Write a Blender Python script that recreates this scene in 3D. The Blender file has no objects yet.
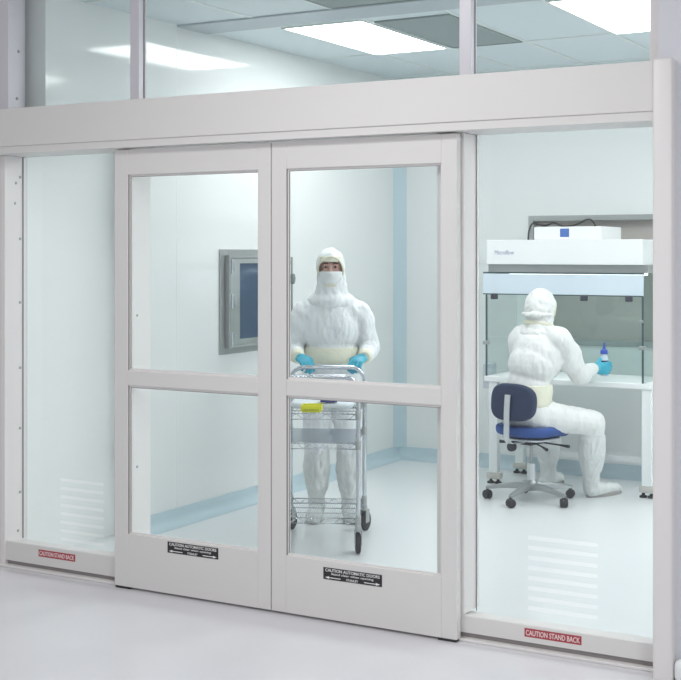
import bpy, bmesh, math, random
from mathutils import Vector, Matrix, Euler, noise
random.seed(7)
PI = math.pi
scene = bpy.context.scene
COL = scene.collection
V = Vector

# ------------------------------------------------------------------ camera
FOC, YAW, CXP, CYP = 1298.6, 0.5196, 340.5, 253.0
CAM = V((3.4303, -5.3158, 1.75))
RV = V((math.cos(YAW), math.sin(YAW), 0)); FV = V((-math.sin(YAW), math.cos(YAW), 0))
cd = bpy.data.cameras.new('camera'); cam = bpy.data.objects.new('camera', cd); COL.objects.link(cam)
cam.location = CAM; cam.rotation_euler = (PI/2, 0, YAW)
cd.sensor_fit = 'HORIZONTAL'; cd.sensor_width = 36.0; cd.lens = FOC/681*36.0
cd.shift_x = 0.0; cd.shift_y = -(340.0-CYP)/681.0
cd.clip_start = 0.05; cd.clip_end = 100
scene.camera = cam

# ------------------------------------------------------------------ materials
def mat(name, col, rough=0.5, metal=0.0, spec=0.5, var=0.0, vscale=6.0, bump=0.0, bscale=40.0, stretch=None, sheen=0.0, coat=0.0):
    m = bpy.data.materials.new(name); m.use_nodes = True
    nt = m.node_tree; b = nt.nodes['Principled BSDF']
    b.inputs['Base Color'].default_value = (*col, 1)
    b.inputs['Roughness'].default_value = rough; b.inputs['Metallic'].default_value = metal
    b.inputs['Specular IOR Level'].default_value = spec
    if sheen: b.inputs['Sheen Weight'].default_value = sheen
    if coat: b.inputs['Coat Weight'].default_value = coat
    tc = nt.nodes.new('ShaderNodeTexCoord'); mp = nt.nodes.new('ShaderNodeMapping')
    nt.links.new(tc.outputs['Object'], mp.inputs['Vector'])
    if stretch: mp.inputs['Scale'].default_value = stretch
    if var:
        n = nt.nodes.new('ShaderNodeTexNoise'); n.inputs['Scale'].default_value = vscale; n.inputs['Detail'].default_value = 4
        nt.links.new(mp.outputs['Vector'], n.inputs['Vector'])
        r = nt.nodes.new('ShaderNodeMapRange'); r.inputs['To Min'].default_value = 1-var; r.inputs['To Max'].default_value = 1+var
        nt.links.new(n.outputs['Fac'], r.inputs['Value'])
        mx = nt.nodes.new('ShaderNodeVectorMath'); mx.operation = 'SCALE'; mx.inputs[0].default_value = col
        nt.links.new(r.outputs['Result'], mx.inputs['Scale']); nt.links.new(mx.outputs['Vector'], b.inputs['Base Color'])
    if bump:
        n2 = nt.nodes.new('ShaderNodeTexNoise'); n2.inputs['Scale'].default_value = bscale; n2.inputs['Detail'].default_value = 3
        nt.links.new(mp.outputs['Vector'], n2.inputs['Vector'])
        bp = nt.nodes.new('ShaderNodeBump'); bp.inputs['Strength'].default_value = bump; bp.inputs['Distance'].default_value = 0.02
        nt.links.new(n2.outputs['Fac'], bp.inputs['Height']); nt.links.new(bp.outputs['Normal'], b.inputs['Normal'])
    return m

def glass(name, tint, refl=1.0, rough=0.0, milk=0.0, milkcol=(0.85, 0.93, 0.92)):
    m = bpy.data.materials.new(name); m.use_nodes = True
    nt = m.node_tree
    for n in list(nt.nodes): nt.nodes.remove(n)
    out = nt.nodes.new('ShaderNodeOutputMaterial'); t = nt.nodes.new('ShaderNodeBsdfTransparent'); g = nt.nodes.new('ShaderNodeBsdfGlossy')
    t.inputs['Color'].default_value = (*tint, 1); g.inputs['Roughness'].default_value = rough
    # Schlick reflectance, the same from both faces of a thin pane
    ge = nt.nodes.new('ShaderNodeNewGeometry'); dp = nt.nodes.new('ShaderNodeVectorMath'); dp.operation = 'DOT_PRODUCT'
    nt.links.new(ge.outputs['Normal'], dp.inputs[0]); nt.links.new(ge.outputs['Incoming'], dp.inputs[1])
    def mth(op, i0, v1):
        n = nt.nodes.new('ShaderNodeMath'); n.operation = op
        if i0 is not None: nt.links.new(i0, n.inputs[0])
        if op != 'ABSOLUTE': n.inputs[1].default_value = v1
        return n
    ab = mth('ABSOLUTE', dp.outputs['Value'], 0)
    om = nt.nodes.new('ShaderNodeMath'); om.operation = 'SUBTRACT'; om.inputs[0].default_value = 1.0; om.use_clamp = True; nt.links.new(ab.outputs[0], om.inputs[1])
    pw = mth('POWER', om.outputs[0], 5.0); sc_ = mth('MULTIPLY', pw.outputs[0], 0.96); f = mth('ADD', sc_.outputs[0], 0.036)
    mu = nt.nodes.new('ShaderNodeMath'); mu.operation = 'MULTIPLY'; mu.inputs[1].default_value = refl
    mx = nt.nodes.new('ShaderNodeMixShader')
    nt.links.new(f.outputs[0], mu.inputs[0]); nt.links.new(mu.outputs[0], mx.inputs[0])
    src = t
    if milk:
        d = nt.nodes.new('ShaderNodeBsdfDiffuse'); d.inputs['Color'].default_value = (*milkcol, 1)
        mm = nt.nodes.new('ShaderNodeMixShader'); mm.inputs[0].default_value = milk
        nt.links.new(t.outputs[0], mm.inputs[1]); nt.links.new(d.outputs[0], mm.inputs[2]); src = mm
    nt.links.new(src.outputs[0], mx.inputs[1]); nt.links.new(g.outputs[0], mx.inputs[2]); nt.links.new(mx.outputs[0], out.inputs[0])
    return m

def emis(name, col, s):
    m = bpy.data.materials.new(name); m.use_nodes = True
    nt = m.node_tree; b = nt.nodes['Principled BSDF']
    b.inputs['Base Color'].default_value = (*col, 1)
    b.inputs['Emission Color'].default_value = (*col, 1); b.inputs['Emission Strength'].default_value = s
    return m

M = {}
M['frame'] = mat('painted_frame', (0.735, 0.725, 0.715), 0.38, var=0.015, vscale=2)
M['frame2'] = mat('painted_jamb', (0.80, 0.78, 0.775), 0.4, var=0.015, vscale=2)
M['lilac'] = mat('anodised_mullion', (0.66, 0.65, 0.70), 0.35, metal=0.15)
M['darkjamb'] = mat('dark_jamb', (0.36, 0.34, 0.35), 0.5)
M['outwall'] = mat('outer_wall_paint', (0.66, 0.67, 0.72), 0.55, var=0.01, vscale=3)
M['outfloor'] = mat('outer_floor_vinyl', (0.70, 0.70, 0.73), 0.22, var=0.05, vscale=1.6, bump=0.02, bscale=5)
M['infloor'] = mat('cleanroom_floor_vinyl', (0.745, 0.77, 0.78), 0.28, var=0.03, vscale=1.4)
M['wallgloss'] = mat('glossy_wall_panel', (0.77, 0.795, 0.79), 0.075, spec=0.55, var=0.02, vscale=1.2)
M['wall'] = mat('wall_panel', (0.77, 0.795, 0.79), 0.35, var=0.015, vscale=1.2)
M['cove'] = mat('blue_cove_vinyl', (0.50, 0.62, 0.67), 0.4, var=0.04, vscale=4)
M['cove2'] = mat('pale_cove_vinyl', (0.62, 0.72, 0.75), 0.4, var=0.03, vscale=4)
M['tile'] = mat('ceiling_tile', (0.70, 0.775, 0.80), 0.6, var=0.02, vscale=3)
M['grid'] = mat('ceiling_grid', (0.74, 0.79, 0.78), 0.4)
M['beam'] = mat('ceiling_beam', (0.48, 0.54, 0.57), 0.5)
M['ventgrey'] = mat('vent_grey', (0.29, 0.34, 0.34), 0.6, var=0.03, vscale=3)
M['ventdark'] = mat('vent_slot_dark', (0.22, 0.26, 0.26), 0.7)
M['lamp'] = emis('lamp_diffuser', (1.0, 0.995, 0.99), 11.5)
M['glass'] = glass('door_glass', (0.966, 0.981, 0.980), 0.8)
M['glassside'] = glass('side_panel_glass', (0.962, 0.977, 0.976), 0.8)
M['glasstop'] = glass('transom_glass', (0.95, 0.968, 0.968), 0.9)
M['glasshood'] = glass('hood_glass', (0.90, 0.945, 0.935), 0.8)
M['glassedge'] = mat('dark_glass_edge', (0.06, 0.10, 0.11), 0.3)
M['plenum'] = mat('white_return_panel', (0.86, 0.88, 0.87), 0.3)
M['benchfill'] = emis('bench_fill', (0.95, 0.98, 1.0), 5.0)  # glow added to brighten the inside of the bench
M['frost'] = glass('frosted_strip', (0.97, 0.985, 0.98), 0.6, 0.2, 0.62, (0.93, 0.97, 0.965))
M['gasket'] = mat('grey_gasket', (0.30, 0.28, 0.28), 0.6)
M['rubber'] = mat('black_rubber', (0.03, 0.03, 0.035), 0.6)
M['black'] = mat('black_vinyl', (0.025, 0.022, 0.025), 0.45)
M['whiteink'] = mat('white_ink', (0.85, 0.85, 0.85), 0.5)
M['redvinyl'] = mat('red_vinyl', (0.42, 0.06, 0.075), 0.45)
M['pinkink'] = mat('pale_ink', (0.86, 0.72, 0.72), 0.5)
M['steel'] = mat('stainless_steel', (0.62, 0.63, 0.62), 0.28, metal=0.9, var=0.04, vscale=8, bump=0.02, bscale=90)
M['steelmid'] = mat('brushed_steel', (0.42, 0.44, 0.44), 0.35, metal=0.6, var=0.05, vscale=10)
M['chrome'] = mat('chrome_plate', (0.60, 0.63, 0.67), 0.2, metal=0.95)
M['steelsheet'] = mat('shelf_sheet', (0.36, 0.41, 0.46), 0.26, metal=0.7, var=0.05, vscale=3)
M['bluescreen'] = mat('dark_blue_glass', (0.055, 0.095, 0.16), 0.1, spec=0.6, var=0.15, vscale=4)
M['paneback'] = mat('passage_shade', (0.50, 0.465, 0.44), 0.4, var=0.06, vscale=2)  # flat tone carries the shade inside the steel pass-through
M['white'] = mat('white_powder_coat', (0.84, 0.87, 0.875), 0.35, var=0.01)
M['whitebox'] = mat('white_plastic', (0.88, 0.89, 0.89), 0.4)
M['diffuser'] = mat('pale_blue_acrylic', (0.66, 0.76, 0.84), 0.25, var=0.02)
M['beige'] = mat('beige_foot', (0.60, 0.59, 0.55), 0.5)
M['knob'] = mat('dark_knob', (0.05, 0.055, 0.075), 0.45)
M['gown'] = mat('white_gown', (0.81, 0.84, 0.86), 0.55, sheen=0.2, bump=0.7, bscale=17, stretch=(1, 1, 0.4))
M['gowncream'] = mat('cream_cotton', (0.80, 0.795, 0.65), 0.7, bump=0.3, bscale=30)
M['gownseat'] = mat('white_coverall', (0.80, 0.81, 0.80), 0.55, sheen=0.15, bump=0.7, bscale=15, stretch=(1, 1, 0.45))
M['boot'] = mat('boot_cover', (0.74, 0.765, 0.755), 0.55, bump=0.45, bscale=26, stretch=(1, 1, 0.25))
M['sole'] = mat('grey_sole', (0.36, 0.36, 0.34), 0.7)
M['mask'] = mat('mask_fabric', (0.80, 0.84, 0.84), 0.6, bump=0.1, bscale=60)
M['skin'] = mat('skin', (0.60, 0.38, 0.315), 0.5, var=0.06, vscale=20)
M['brow'] = mat('dark_hair', (0.06, 0.04, 0.035), 0.7)
M['eyewhite'] = mat('eye_white', (0.36, 0.33, 0.32), 0.2)
M['iris'] = mat('dark_iris', (0.04, 0.025, 0.02), 0.1)
M['glove'] = mat('blue_nitrile', (0.045, 0.40, 0.55), 0.4, bump=0.12, bscale=60)
M['seatblue'] = mat('blue_upholstery', (0.03, 0.085, 0.30), 0.65, var=0.08, vscale=30, bump=0.05, bscale=150)
M['backblue'] = mat('navy_upholstery', (0.022, 0.036, 0.085), 0.65, var=0.08, vscale=30)
M['blackplastic'] = mat('black_plastic', (0.03, 0.036, 0.045), 0.45)
M['alu'] = mat('polished_aluminium', (0.42, 0.44, 0.45), 0.33, metal=0.8)
M['silver'] = mat('silver_bracket', (0.66, 0.69, 0.70), 0.35, metal=0.5)
M['yellow'] = mat('yellow_plastic', (0.72, 0.72, 0.03), 0.4)
M['greenmark'] = mat('olive_stripe', (0.30, 0.38, 0.03), 0.5)
M['navy'] = mat('navy_plastic', (0.03, 0.05, 0.25), 0.4)
M['packwhite'] = mat('pale_blue_wrap', (0.74, 0.80, 0.84), 0.4, bump=0.2, bscale=20)
M['blueliq'] = mat('blue_cap', (0.04, 0.10, 0.48), 0.4)
M['bottlebody'] = mat('translucent_bottle', (0.62, 0.70, 0.78), 0.3)
M['labelblue'] = mat('blue_sticker', (0.08, 0.17, 0.48), 0.5)
M['logoink'] = mat('grey_violet_ink', (0.36, 0.38, 0.52), 0.5)
M['cable'] = mat('black_cable', (0.05, 0.05, 0.05), 0.5)
M['lilacbox'] = mat('lilac_grey_box', (0.58, 0.60, 0.66), 0.5)

# ------------------------------------------------------------------ helpers
WM = {}
def link(o, parent=None):
    COL.objects.link(o)
    if parent: o.parent = parent
    return o
def wmat(o):
    m = Matrix.Identity(4)
    while o is not None:
        m = o.matrix_basis @ m if False else Matrix.LocRotScale(o.location, o.rotation_euler, o.scale) @ m
        o = o.parent
    return m
def thing(name, label, cat, loc=(0, 0, 0), rz=0.0, group=None):
    o = bpy.data.objects.new(name, None); COL.objects.link(o)
    o.location = loc; o.rotation_euler = (0, 0, rz); o.empty_display_size = 0.1
    o['label'] = label; o['category'] = cat
    if group: o['group'] = group
    return o
def tag(o, label, cat, group=None):
    o['label'] = label; o['category'] = cat
    if group: o['group'] = group
    return o
def sframe(d):
    d = d.normalized(); a = V((0, 0, 1)) if abs(d.z) < 0.9 else V((1, 0, 0))
    x = d.cross(a).normalized(); return x, d.cross(x).normalized()

class MB:
    def __init__(s): s.bm = bmesh.new()
    def box(s, x0, x1, y0, y1, z0, z1, bev=0.0, seg=2, mtx=None):
        r = bmesh.ops.create_cube(s.bm, size=1.0)
        vs = r['verts']
        for v in vs: v.co = V(((x0+x1)/2+v.co.x*(x1-x0), (y0+y1)/2+v.co.y*(y1-y0), (z0+z1)/2+v.co.z*(z1-z0)))
        if mtx is not None:
            for v in vs: v.co = mtx @ v.co
        if bev:
            es = list({e for v in vs for e in v.link_edges})
            bmesh.ops.bevel(s.bm, geom=es, offset=bev, segments=seg, affect='EDGES', profile=0.5)
        return s
    def tube(s, pts, r, seg=10, closed=False, cap=True):
        pts = [V(p) for p in pts]; n = len(pts)
        rs = r if isinstance(r, (list, tuple)) else [r]*n
        rings = []; px = None
        for i, p in enumerate(pts):
            if closed: d = pts[(i+1) % n]-pts[i-1]
            else: d = pts[min(i+1, n-1)]-pts[max(i-1, 0)]
            d = d.normalized()
            if px is None: x, _ = sframe(d)
            else: x = (px-d*px.dot(d)).normalized()
            y = d.cross(x); px = x
            rings.append([s.bm.verts.new(p+(x*math.cos(2*PI*k/seg)+y*math.sin(2*PI*k/seg))*rs[i]) for k in range(seg)])
        m = n if closed else n-1
        for i in range(m):
            a, b = rings[i], rings[(i+1) % n]
            for k in range(seg):
                s.bm.faces.new((a[k], a[(k+1) % seg], b[(k+1) % seg], b[k]))
        if cap and not closed:
            s.bm.faces.new(rings[0][::-1]); s.bm.faces.new(rings[-1])
        return s
    def lathe(s, prof, c=(0, 0, 0), seg=20, mtx=None):
        c = V(c); mt = mtx or Matrix.Identity(4); rings = []
        for r, z in prof:
            if r < 1e-6: rings.append([s.bm.verts.new(c+mt @ V((0, 0, z)))])
            else: rings.append([s.bm.verts.new(c+mt @ V((r*math.cos(2*PI*k/seg), r*math.sin(2*PI*k/seg), z))) for k in range(seg)])
        for a, b in zip(rings, rings[1:]):
            for k in range(seg):
                k2 = (k+1) % seg
                if len(a) == 1 and len(b) == 1: continue
                if len(a) == 1: s.bm.faces.new((a[0], b[k2], b[k]))
                elif len(b) == 1: s.bm.faces.new((a[k], a[k2], b[0]))
                else: s.bm.faces.new((a[k], a[k2], b[k2], b[k]))
        if len(rings[0]) > 1: s.bm.faces.new(rings[0][::-1])
        if len(rings[-1]) > 1: s.bm.faces.new(rings[-1])
        return s
    def ell(s, c, r, mtx=None, u=18, v=12):
        m = Matrix.Translation(V(c)) @ (mtx or Matrix.Identity(4)) @ Matrix.Diagonal((r[0], r[1], r[2], 1))
        bmesh.ops.create_uvsphere(s.bm, u_segments=u, v_segments=v, radius=1.0, matrix=m); return s
    def cone(s, a, b, ra, rb, seg=16):
        """rounded tapered limb from a to b"""
        a, b = V(a), V(b); d = b-a; L = d.length
        pts = []; rr = []
        for k in range(5):
            t = math.sin(k/5*PI/2); pts.append(a-d.normalized()*ra*(1-t)*0.98); rr.append(ra*math.sqrt(max(1-(1-t)**2*0.96, 0.02)))
        pts.append(a); rr.append(ra); pts.append(a+d*0.5); rr.append((ra+rb)/2); pts.append(b); rr.append(rb)
        for k in range(4, -1, -1):
            t = math.sin(k/5*PI/2); pts.append(b+d.normalized()*rb*(1-t)*0.98); rr.append(rb*math.sqrt(max(1-(1-t)**2*0.96, 0.02)))
        s.tube(pts, rr, seg); return s
    def chain(s, pts, rs, seg=14):
        for i in range(len(pts)-1): s.cone(pts[i], pts[i+1], rs[i], rs[i+1], seg)
        return s
    def superdisc(s, rx, ry, t, n=3.4, mtx=None, dish=0.0, seg=40, edge=0.35, fn=None):
        """rounded cushion slab; fn(x,y) adds to z"""
        mt = mtx or Matrix.Identity(4)
        prof = [(0.0, 1), (0.3, 1), (0.6, 1), (0.8, 1), (0.9, .97), (0.955, .85), (0.985, .6), (1.0, .25), (1.0, -.25), (0.985, -.6), (0.955, -.85), (0.9, -.97), (0.7, -1), (0.35, -1), (0, -1)]
        rings = []
        for q, h in prof:
            ring = []
            for k in range(seg if q > 0 else 1):
                a = 2*PI*k/seg; ca, sa = math.cos(a), math.sin(a)
                k2 = (abs(ca)**n+abs(sa)**n)**(-1/n)
                x, y = q*rx*ca*k2, q*ry*sa*k2
                z = h*t/2 - (dish*(1-q*q) if h > 0 else 0)
                if fn: z += fn(x, y)
                ring.append(s.bm.verts.new(mt @ V((x, y, z))))
            rings.append(ring)
        for a, b in zip(rings, rings[1:]):
            for k in range(seg):
                k2 = (k+1) % seg
                if len(a) == 1: s.bm.faces.new((a[0], b[k], b[k2]))
                elif len(b) == 1: s.bm.faces.new((a[k], b[0], a[k2]))
                else: s.bm.faces.new((a[k], b[k], b[k2], a[k2]))
        return s
    def build(s, name, m, parent=None, smooth=False, local=True, keep=False):
        bmesh.ops.recalc_face_normals(s.bm, faces=s.bm.faces)
        me = bpy.data.meshes.new(name); s.bm.to_mesh(me); s.bm.free()
        return mkobj(name, me, m, parent, smooth, local)

def mkobj(name, me, m, parent=None, smooth=False, local=True):
    if parent and not local: me.transform(wmat(parent).inverted())
    me.materials.clear(); me.materials.append(M[m] if isinstance(m, str) else m)
    if smooth:
        for p in me.polygons: p.use_smooth = True
        try: me.set_sharp_from_angle(angle=math.radians(50))
        except Exception: pass
    o = bpy.data.objects.new(name, me)
    return link(o, parent)

def struct(o):
    o['kind'] = 'structure'; return o

def remesh(mb, voxel, smooth=4):
    bmesh.ops.recalc_face_normals(mb.bm, faces=mb.bm.faces)
    me = bpy.data.meshes.new('t'); mb.bm.to_mesh(me); mb.bm.free()
    o = bpy.data.objects.new('t', me); COL.objects.link(o)
    r = o.modifiers.new('r', 'REMESH'); r.mode = 'VOXEL'; r.voxel_size = voxel
    if smooth:
        sm = o.modifiers.new('s', 'SMOOTH'); sm.iterations = smooth; sm.factor = 0.5
    dg = bpy.context.evaluated_depsgraph_get()
    out = bpy.data.meshes.new_from_object(o.evaluated_get(dg))
    bpy.data.objects.remove(o); bpy.data.meshes.remove(me)
    return out

def wrinkle(me, amp, sc, seed=0.0, mask=None):
    nrm = [v.normal.copy() for v in me.vertices]
    for v, n in zip(me.vertices, nrm):
        p = V((v.co.x*sc[0]+seed, v.co.y*sc[1]+seed, v.co.z*sc[2]))
        w = noise.noise(p)+0.5*noise.noise(p*2.1+V((3, 1, 2)))
        w = 1-abs(w)*2.0
        k = amp*(mask(v.co) if mask else 1.0)
        v.co = v.co+n*(w*k)
    me.update()

def dup(root, label=None, loc=None, rz=None):
    def rec(o, par):
        c = o.copy(); COL.objects.link(c); c.parent = par
        for ch in [x for x in bpy.data.objects if x.parent == o]: rec(ch, c)
        return c
    r = rec(root, None)
    if label: r['label'] = label
    if loc is not None: r.location = loc
    if rz is not None: r.rotation_euler = (0, 0, rz)
    return r

def text(body, w, h, c, m, parent, name='lettering', rot=(PI/2, 0, 0), bold=0.0):
    cu = bpy.data.curves.new('txt', 'FONT'); cu.body = body; cu.align_x = 'CENTER'; cu.align_y = 'CENTER'; cu.size = 1.0
    cu.extrude = 0.012; cu.offset = bold; cu.resolution_u = 3
    o = bpy.data.objects.new('txt', cu); COL.objects.link(o)
    dg = bpy.context.evaluated_depsgraph_get()
    me = bpy.data.meshes.new_from_object(o.evaluated_get(dg))
    bpy.data.objects.remove(o)
    xs = [v.co.x for v in me.vertices]; ys = [v.co.y for v in me.vertices]
    cx, cy = (min(xs)+max(xs))/2, (min(ys)+max(ys))/2
    sx, sy = w/(max(xs)-min(xs)), h/(max(ys)-min(ys))
    R = Euler(rot).to_matrix()
    for v in me.vertices:
        v.co = R @ V(((v.co.x-cx)*sx, (v.co.y-cy)*sy, v.co.z*0.05)) + V(c)
    return mkobj(name, me, m, parent, False, False)

def onY(u, v, Y):
    d = RV*((u-CXP)/FOC)+FV-V((0, 0, (v-CYP)/FOC)); return CAM+d*((Y-CAM.y)/d.y)

# ------------------------------------------------------------------ room shell
ZC = 3.222; XL = -1.65; YB = 4.55; XR = 4.3; YG = 0.20
b = MB(); b.box(XL-0.25, XR+0.1, 0.215, YB+0.1, -0.1, 0.0); struct(b.build('floor', 'infloor'))
b = MB(); b.box(-6, 9, -9, 0.215, -0.1, -0.0002); struct(b.build('floor_hall', 'outfloor'))
b = MB(); b.box(XL-0.25, XL, 1.0, YB+0.1, 0, ZC+0.05); b.box(XL-0.25, XL, 0.215, 1.0, 2.42, ZC+0.05); struct(b.build('wall_left', 'wallgloss'))
# back wall with the opening of the pass-through
WX0, WX1, WZ0, WZ1 = -0.44, 0.95, 1.04, 2.03
b = MB()
b.box(XL, WX0, YB, YB+0.1, 0, ZC+0.05); b.box(WX1, XR, YB, YB+0.1, 0, ZC+0.05)
b.box(WX0, WX1, YB, YB+0.1, 0, WZ0); b.box(WX0, WX1, YB, YB+0.1, WZ1, ZC+0.05)
struct(b.build('wall_back', 'wall'))
b = MB(); b.box(XR, XR+0.1, 0.23, YB+0.1, 0, ZC+0.05); struct(b.build('wall_right', 'wall'))
b = MB(); b.box(XL-0.25, XR+0.1, 0.215, YB+0.1, ZC, ZC+0.06); struct(b.build('ceiling', 'tile'))
# coved skirting
def cove_profile_y(b, x0, x1, y, sgn):   # along X, on the back wall
    pts = [(0.0, 0.105), (0.012, 0.105), (0.014, 0.06), (0.022, 0.035), (0.04, 0.015), (0.065, 0.004), (0.085, 0.001), (0.085, -0.0), (0.0, -0.0)]
    pts = [(p, z+0.0005) for p, z in pts]
    A = [b.bm.verts.new((x0, y-p, z)) for p, z in pts]; B = [b.bm.verts.new((x1, y-p, z)) for p, z in pts]
    n = len(pts)
    for i in range(n): b.bm.faces.new((A[i], A[(i+1) % n], B[(i+1) % n], B[i]))
    b.bm.faces.new(A); b.bm.faces.new(B[::-1])
b = MB(); cove_profile_y(b, XL, XR, YB, 1); struct(b.build('baseboard_back', 'cove', smooth=True))
b = MB(); cove_profile_y(b, 1.0, YB, 0.0, 1)
for v in b.bm.verts: v.co = V((XL-v.co.y, v.co.x, v.co.z))
struct(b.build('baseboard_left', 'cove', smooth=True))
# corner cove strip
b = MB()
pts = [(0, 0), (0.085, 0), (0.06, -0.012), (0.03, -0.03), (0.012, -0.06), (0, -0.085)]
A = [b.bm.verts.new((XL+x, YB+y, 0.1)) for x, y in pts]; B = [b.bm.verts.new((XL+x, YB+y, ZC)) for x, y in pts]
for i in range(len(pts)): b.bm.faces.new((A[i], A[(i+1) % len(pts)], B[(i+1) % len(pts)], B[i]))
b.bm.faces.new(A); b.bm.faces.new(B[::-1])
struct(b.build('trim_1', 'cove', smooth=True))
# wall panel joints of the left wall
b = MB()
b.box(XL, XL+0.0008, 1.435, 1.441, 0.106, ZC-0.02)
struct(b.build('trim_2', 'wall'))
b = MB(); b.box(XL-0.25, -1.80, 0.226, 0.999, 0, 2.419); struct(b.build('trim_13', 'plenum'))
# ceiling grid
b = MB()
gx = [-1.08, -0.495, 0.07, 0.70, 1.32, 1.93, 2.54, 3.15, 3.76]; gy = [0.55, 1.80, 3.15, 4.36]
for x in gx: b.box(x-0.012, x+0.012, 0.23, YB, ZC-0.006, ZC)
for y in gy: b.box(XL, XR, y-0.012, y+0.012, ZC-0.0055, ZC)
struct(b.build('trim_3', 'grid'))
b = MB(); b.box(XL, XR, 1.44, 1.77, ZC-0.012, ZC-0.0002); struct(b.build('beam', 'beam'))

# ceiling lights
def ceiling_light(x0, x1, y0, y1, label):
    t = thing('ceiling_light', label, 'ceiling light', ((x0+x1)/2, (y0+y1)/2, ZC-0.012), group='recessed ceiling lights')
    f = MB()
    hx, hy = (x1-x0)/2, (y1-y0)/2
    for s in (-1, 1):
        f.box(s*hx-0.008, s*hx+0.008, -hy-0.008, hy+0.008, 0.0, 0.012); f.box(-hx+0.008, hx-0.008, s*hy-0.008, s*hy+0.008, 0.0, 0.012)
    f.build('frame', 'grid', t)
    d = MB(); d.box(-hx+0.009, hx-0.009, -hy+0.009, hy-0.009, 0.003, 0.0115); d.build('diffuser', 'lamp', t)
    return t
ceiling_light(-1.10, -0.515, 1.85, 3.125, 'lit white ceiling panel seen above the middle of the door header')
ceiling_light(0.72, 1.30, 1.85, 3.125, 'lit white ceiling panel at the upper right, partly cut by the frame')
ceiling_light(2.55, 3.14, 1.85, 3.125, 'unseen ceiling panel beyond the right wall post, added to light the room')  # out of view, added as a light source
ceiling_light(2.7, 3.28, 0.35, 1.36, 'unseen ceiling panel behind the solid hall wall, added to brighten the room')  # hidden by the wall, added to brighten the interior
ceiling_light(2.6, 3.14, 3.3, 4.3, 'unseen ceiling panel near the far right corner, added as a light source')  # out of view, added for more interior light
def ceiling_vent(x0, x1, y0, y1, label):
    t = thing('ceiling_vent', label, 'ceiling vent', ((x0+x1)/2, (y0+y1)/2, ZC-0.012), group='dark ceiling vents')
    hx, hy = (x1-x0)/2, (y1-y0)/2
    d = MB(); d.box(-hx, hx, -hy, hy, 0.004, 0.0115); d.build('panel', 'ventgrey', t)
    f = MB()
    for s in (-1, 1):
        f.box(s*hx-0.006, s*hx+0.006, -hy-0.006, hy+0.006, 0.0, 0.0115); f.box(-hx+0.006, hx-0.006, s*hy-0.006, s*hy+0.006, 0.0, 0.0115)
    f.build('frame', 'ventgrey', t)
ceiling_vent(-0.47, 0.045, 1.95, 3.13, 'dark grey ceiling vent right beside the middle light panel')
ceiling_vent(-0.47, 0.40, 0.62, 1.41, 'dark grey ceiling vent at the very top edge above the middle light')

# ------------------------------------------------------------------ facade: hall side
ZH0, ZH1 = 2.295, 2.54
# wall to the right of the opening, wall over the left end
b = MB(); b.box(1.91, 6.0, -0.02, 0.22, 0, 3.5); struct(b.build('wall_front', 'outwall', smooth=False))
b = MB(); b.box(-4.5, -1.842, 0.062, 0.2145, 0, ZH0-0.002); struct(b.build('wall_hall', 'frame2'))
b = MB(); b.box(-4.5, -1.842, 0.03, 0.2145, ZH1+0.002, 3.5); struct(b.build('wall_upper', 'darkjamb'))
b = MB(); b.box(-4.5, -1.842, 0.03, 0.2145, ZH0-0.001, ZH1+0.001); struct(b.build('wall_middle', 'frame'))
b = MB(); b.box(1.984, 6.0, -0.075, -0.0205, 0.0, 0.10, 0.03, 4); struct(b.build('baseboard_front', 'white', smooth=True))
# left jamb (side face carries the screws)
t = struct(thing('trim_4', 'x', 'x', (-1.82, 0.05, 0))); del t['label']; del t['category']
b = MB(); b.box(-1.834, -1.80, 0.05, 0.225, 0, ZH0-0.001, 0.003); b.build('jamb', 'frame2', t, local=False)
for i, (y, z) in enumerate([(0.17, 2.18), (0.138, 2.145), (0.13, 2.03), (0.17, 1.83), (0.17, 1.47), (0.17, 1.1), (0.17, 0.758), (0.17, 0.396), (0.154, 0.18)]):
    b = MB(); b.lathe([(0, 0), (0.009, 0), (0.008, 0.003), (0, 0.0035)], (-1.8005, y, z), 10, Matrix.Rotation(PI/2, 4, 'Y')); b.build('screw', 'steelmid', t, local=False)
t = struct(thing('trim_5', 'x', 'x', (-1.82, 0.07, ZH1))); del t['label']; del t['category']
b = MB(); b.box(-1.841, -1.755, 0.03, 0.165, ZH1+0.001, 3.5, 0.003); b.build('jamb', 'lilac', t, local=False)
for (y, z) in [(0.11, 2.88), (0.098, 2.615)]:
    b = MB(); b.lathe([(0, 0), (0.010, 0), (0.009, 0.003), (0, 0.0035)], (-1.7555, y, z), 10, Matrix.Rotation(PI/2, 4, 'Y')); b.build('screw', 'gasket', t, local=False)
# right post
b = MB(); b.box(1.90, 1.982, -0.075, 0.21, 0.0, 2.545, 0.012, 3); struct(b.build('trim_6', 'frame2', smooth=True))
# header
t = thing('door_header', 'long off-white boxed header running above the sliding doors', 'door header', (0, -0.02, ZH0))
b = MB(); b.box(-1.8415, 1.899, -0.055, 0.2255, 2.333, ZH1, 0.004); b.build('cover', 'frame', t, local=False)
b = MB(); b.box(-1.8415, 1.899, -0.047, 0.2255, ZH0, 2.3329, 0.001); b.build('track', 'frame', t, local=False)
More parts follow.
